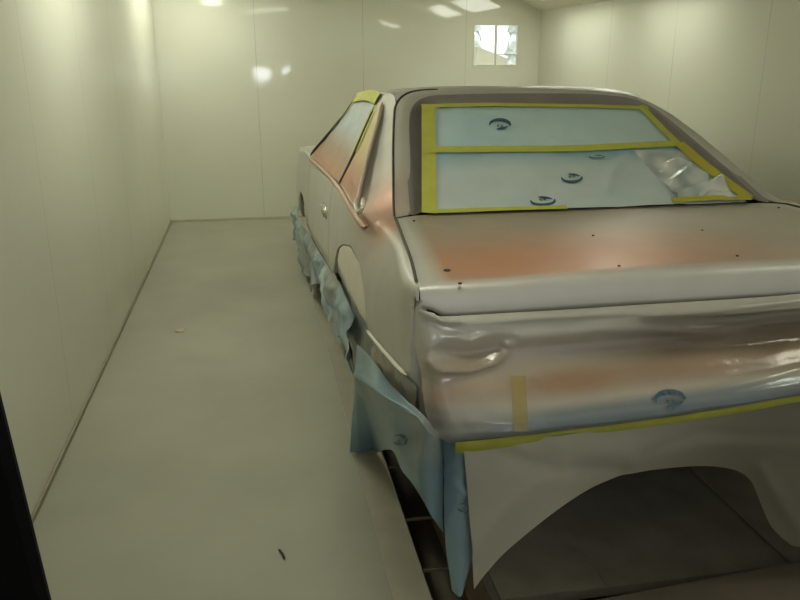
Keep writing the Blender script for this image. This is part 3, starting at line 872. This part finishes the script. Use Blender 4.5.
# ------------------------------------------------------------------ paper skirt behind the car
ps = thing('paper_skirt', 'white masking paper hanging from the tape below the tail with an arched lower edge', 'masking paper', CO)
arc = [(474, 590), (486, 573), (505, 551), (540, 522), (570, 501), (600, 485), (640, 472), (680, 466.5), (715, 466.5), (738, 471), (750, 480), (756, 492), (762, 507), (772, 527), (786, 541), (800, 547)]
bp_ = [ca(x, y, y=-.10) for x, y in arc] + [Vector((.4, -.1, .13)), Vector((.6, -.09, .12)), Vector((.8, -.06, .12))]
bp_ = resample(bp_, 141)
tpp = []
for P in bp_: 
    tpp.append(P)
topP = resample([ca(462, 445, y=-.112), ca(475, 444, y=-.116), ca(540, 437, y=-.116), ca(640, 424, y=-.119), ca(720, 412, y=-.119), ca(800, 399, y=-.116), Vector((.5, -.105, .61)), Vector((.80, -.065, .61))], 400)
# fan the columns: upper ends spread evenly, lower ends follow the arch
TP = [topP[int(399 * (.15 * (i / 140) + .85 * max(0, min(1, (bp_[i].x + .70) / 1.50))))] for i in range(141)]
rowsP = ruled(TP, bp_, 30)
rowsP = [[P + Vector((0, -.012 * math.sin(math.pi * j / 30) - .010 * nz((P.x * 2, 0, P.z * 2), 2.5, 8) * (j / 30), 0)) for P in r] for j, r in enumerate(rowsP)]
RP = [([(500, 452), (525, 462), (560, 470), (620, 470)], 7, -.012), ([(560, 445), (640, 452), (720, 440), (800, 440)], 14, .012), ([(475, 545), (520, 490), (560, 470)], 10, .012), ([(640, 455), (700, 432), (800, 436)], 6, -.008), ([(760, 470), (780, 500), (800, 530)], 8, .012)]
rowsP = ridged(rowsP, RP, Vector((0, -1, 0)))
grid('paper_sheet', rowsP, m_paper, ps, lambda P: mix(lin((180, 174, 156)), lin((118, 114, 98)), sm(-.55, .1, P.x)), flip=True)  # falloff of light towards the right put into the paper's colour

# ------------------------------------------------------------------ blue films hanging down the left side
BLU = lin((142, 166, 174)); BLD = lin((116, 140, 146)); GRY = lin((150, 152, 142)); WHT = lin((188, 200, 202))
cf = thing('corner_film', 'narrow blue film hanging to the floor at the rear left corner of the car', 'masking film', CO)
Lc = resample([ca(443, 432, y=-.055), ca(444, 470, y=-.06), ca(444, 510, y=-.06), ca(446, 550, y=-.06), ca(452, 591, y=-.06)], 40)
Rc = resample([ca(468, 438, y=-.085), ca(470, 470, y=-.085), ca(473, 510, y=-.08), ca(474, 548, y=-.075), ca(463, 592, y=-.065)], 40)
rowsC = [[a.lerp(b_, k / 16) + Vector((0, -.022 * math.sin(math.pi * k / 16) - .006 * nz(a.lerp(b_, k / 16), 14, 2), 0)) for k in range(17)] for a, b_ in zip(Lc, Rc)]
rowsC = ridged(rowsC, [([(446, 462), (456, 455), (468, 452)], 2.5, .010), ([(446, 482), (458, 487), (470, 494)], 2.5, .010), ([(446, 475), (462, 468)], 3, -.008), ([(449, 518), (458, 500), (470, 492)], 3, .006)], Vector((0, -1, 0)))
cs = grid('film_sheet', rowsC, m_skirt, cf, lambda P: mix(BLD, BLU, .5 + .8 * nz(P, 6)), flip=False)
def corner_pt(px, py): return ca(px, py, y=-.115)
mark(cs, 464, 508, 7, 5, corner_pt, 1.2)

sk = thing('side_film', 'wide blue film draped to the floor behind the rear left wheel arch', 'masking film', CO)
cols = [
 (ca(357, 344, x=-.868), ca(356, 374, x=-.895), ca(350, 452, z=.004)),
 (ca(366, 352, x=-.866), ca(370, 384, x=-.905), ca(362, 453, z=.004)),
 (ca(376, 364, x=-.864), ca(381, 392, x=-.90), ca(376, 452, z=.004)),
 (ca(388, 381, x=-.862), ca(392, 399, x=-.89), ca(391, 450, x=-.855)),
 (ca(400, 393, x=-.855), ca(403, 406, x=-.875), ca(402, 470, x=-.852)),
 (ca(412, 404, x=-.85), ca(414, 414, x=-.862), ca(416, 490, x=-.848)),
 (ca(428, 420, x=-.83), ca(430, 430, x=-.842), ca(432, 513, x=-.815)),
 (ca(444, 440, y=-.04), ca(444, 448, y=-.045), ca(445, 532, y=-.045))]
c0 = resample([c[0] for c in cols], 50); c1 = resample([c[1] for c in cols], 50); c2 = resample([c[2] for c in cols], 50)
rowsK = []
for k in range(9): rowsK.append([a.lerp(b_, k / 9) for a, b_ in zip(c0, c1)])
for k in range(26): rowsK.append([a.lerp(b_, k / 25) for a, b_ in zip(c1, c2)])
for j, r in enumerate(rowsK):
    for i, P in enumerate(r):
        r[i] = P + Vector((-1, -.4, 0)) * (.008 * nz(P, 5, 4) * min(1, j / 8))
rowsK = ridged(rowsK, [([(357, 375), (375, 387), (395, 401), (413, 414)], 2, .008), ([(386, 372), (400, 390), (412, 402)], 2, .005), ([(360, 370), (362, 452)], 4, .012), ([(430, 430), (420, 470), (436, 515)], 5, .006), ([(392, 420), (410, 470)], 5, .005)], Vector((-1, -.5, .2)))
def skc(P):
    px_, py_ = pix(P)
    c = mix(BLD, BLU, .4 + nz(P, 3))
    return mix(c, GRY, .75 * sm(0, 1, (px_ - 395) / 40) * (1 - sm(430, 480, py_)))
ss = grid('film_sheet', rowsK, m_skirt, sk, skc, flip=True)
mark(ss, 400, 440, 8, 6, lambda px, py: near_pt(rowsK, px, py), .9)
# see-through film stuck over the lower quarter behind the arch
lq = []
for k in range(24):
    y = .55 - .56 * k / 23
    r = []
    for q_ in range(9):
        z = interp(ZC, y) - .02 - q_ * (.14 + .06 * k / 23) / 8
        r.append(Vector((-S(max(0, y), z) - .008 - .006 * nz((y * 9, z * 12, 0), 1, 3) - .0035 * q_, y, z)))
    lq.append(r)
lf = tag(grid('quarter_film', lq, m_tfilm, None, lambda P: mix(lin((176, 170, 152)), lin((146, 140, 124)), .5 + nz(P, 9))), 'grey see-through film stuck along the sill behind the rear left wheel arch', 'masking film')
lf.location = CO
tube('crease_highlight', [(-S(y_, interp(ZC, y_)) - .005, y_, interp(ZC, y_) + .002) for y_ in (.57, .4, .25, .12, .03)], .006, plain('painted crease highlight', (222, 216, 198), .25), car, n=16)  # pale tube paints in the highlight along the crease of the body side

# film over the rear left wheel and along the sill
wf = []
for i in range(41):
    y = .565 + 1.005 * i / 40; zt = zlow(y) - .004; r = []
    for j in range(19):
        z = zt + (.24 - zt) * j / 18
        bul = .012 * math.sin(math.pi * i / 40) * (1 - j / 18)
        ins = .012 + .004 * sm(.62, .56, z) 
        r.append(Vector((-S(y, max(z, .4)) + ins - bul - .02 * sm(.56, .45, z) * nz((y * 4, z * 4, 0), 2, 7), y, z)))
    wf.append(r)
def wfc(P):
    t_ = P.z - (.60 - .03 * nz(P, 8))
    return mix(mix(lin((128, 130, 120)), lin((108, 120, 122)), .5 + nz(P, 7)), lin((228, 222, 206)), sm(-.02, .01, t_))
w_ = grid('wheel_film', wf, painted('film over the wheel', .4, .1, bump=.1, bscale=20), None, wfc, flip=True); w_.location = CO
tag(w_, 'silver dusted film sheet closing the rear left wheel arch', 'masking film')

rf = []
for i in range(121):
    y = 4.56 - 3.48 * i / 120; zt = max(.14, (interp(ZC, y) - .055) if not (y < 1.58) else .50)
    zb = interp([(1.1, .30), (1.5, .31), (2.2, .25), (2.6, .20), (2.85, .06), (3.3, .08), (3.9, .16), (4.5, .22)], y) + .07 * nz((y * 3, 0, 0), 1.7, 5) + .04 * nz((y * 9, 2, 0), 1, 5)
    zb = max(.02, zb)
    r = []
    for j in range(17):
        v = j / 16; z = zt + (zb - zt) * v
        P = Vector((-S(y, .4) - .002, y, z))
        lump = .035 * nz((y * 3.2, z * 4, 0), 1.6, 9) + .022 * nz((y * 9, z * 9, 0), 1.5, 11) + .012 * nz((y * 20, z * 18, 1), 1.5, 12)
        P.x -= max(-.005, (.018 + lump)) * sm(0, .25, v) + .012 * v
        r.append(P)
    rf.append(r)
def rfc(P):
    n = nz(P, 5, 2)
    c = mix(BLU, WHT, .35 + 1.3 * n)  # whiter blotches paint in the highlights of the crumples
    return mix(c, GRY, .35 + 1.0 * nz(P, 3, 8))
sf = grid('sill_film', rf, painted('crumpled blue and clear film', .24, 0, .6, transl=.1, bump=.4, bscale=18), None, rfc, flip=True); sf.location = CO
tag(sf, 'crumpled blue and clear film bunched along the left sill between the wheels', 'masking film')
# matching masking on the far side so the car is closed off there too
for src, nm, lb in ((sf, 'sill_film', 'crumpled film along the hidden right sill of the car'),):
    pass

# ------------------------------------------------------------------ light
wd = bpy.data.worlds.new('world'); scene.world = wd; wd.use_nodes = True
bg = wd.node_tree.nodes['Background']; bg.inputs['Color'].default_value = (.91, .94, .93, 1); bg.inputs['Strength'].default_value = .52
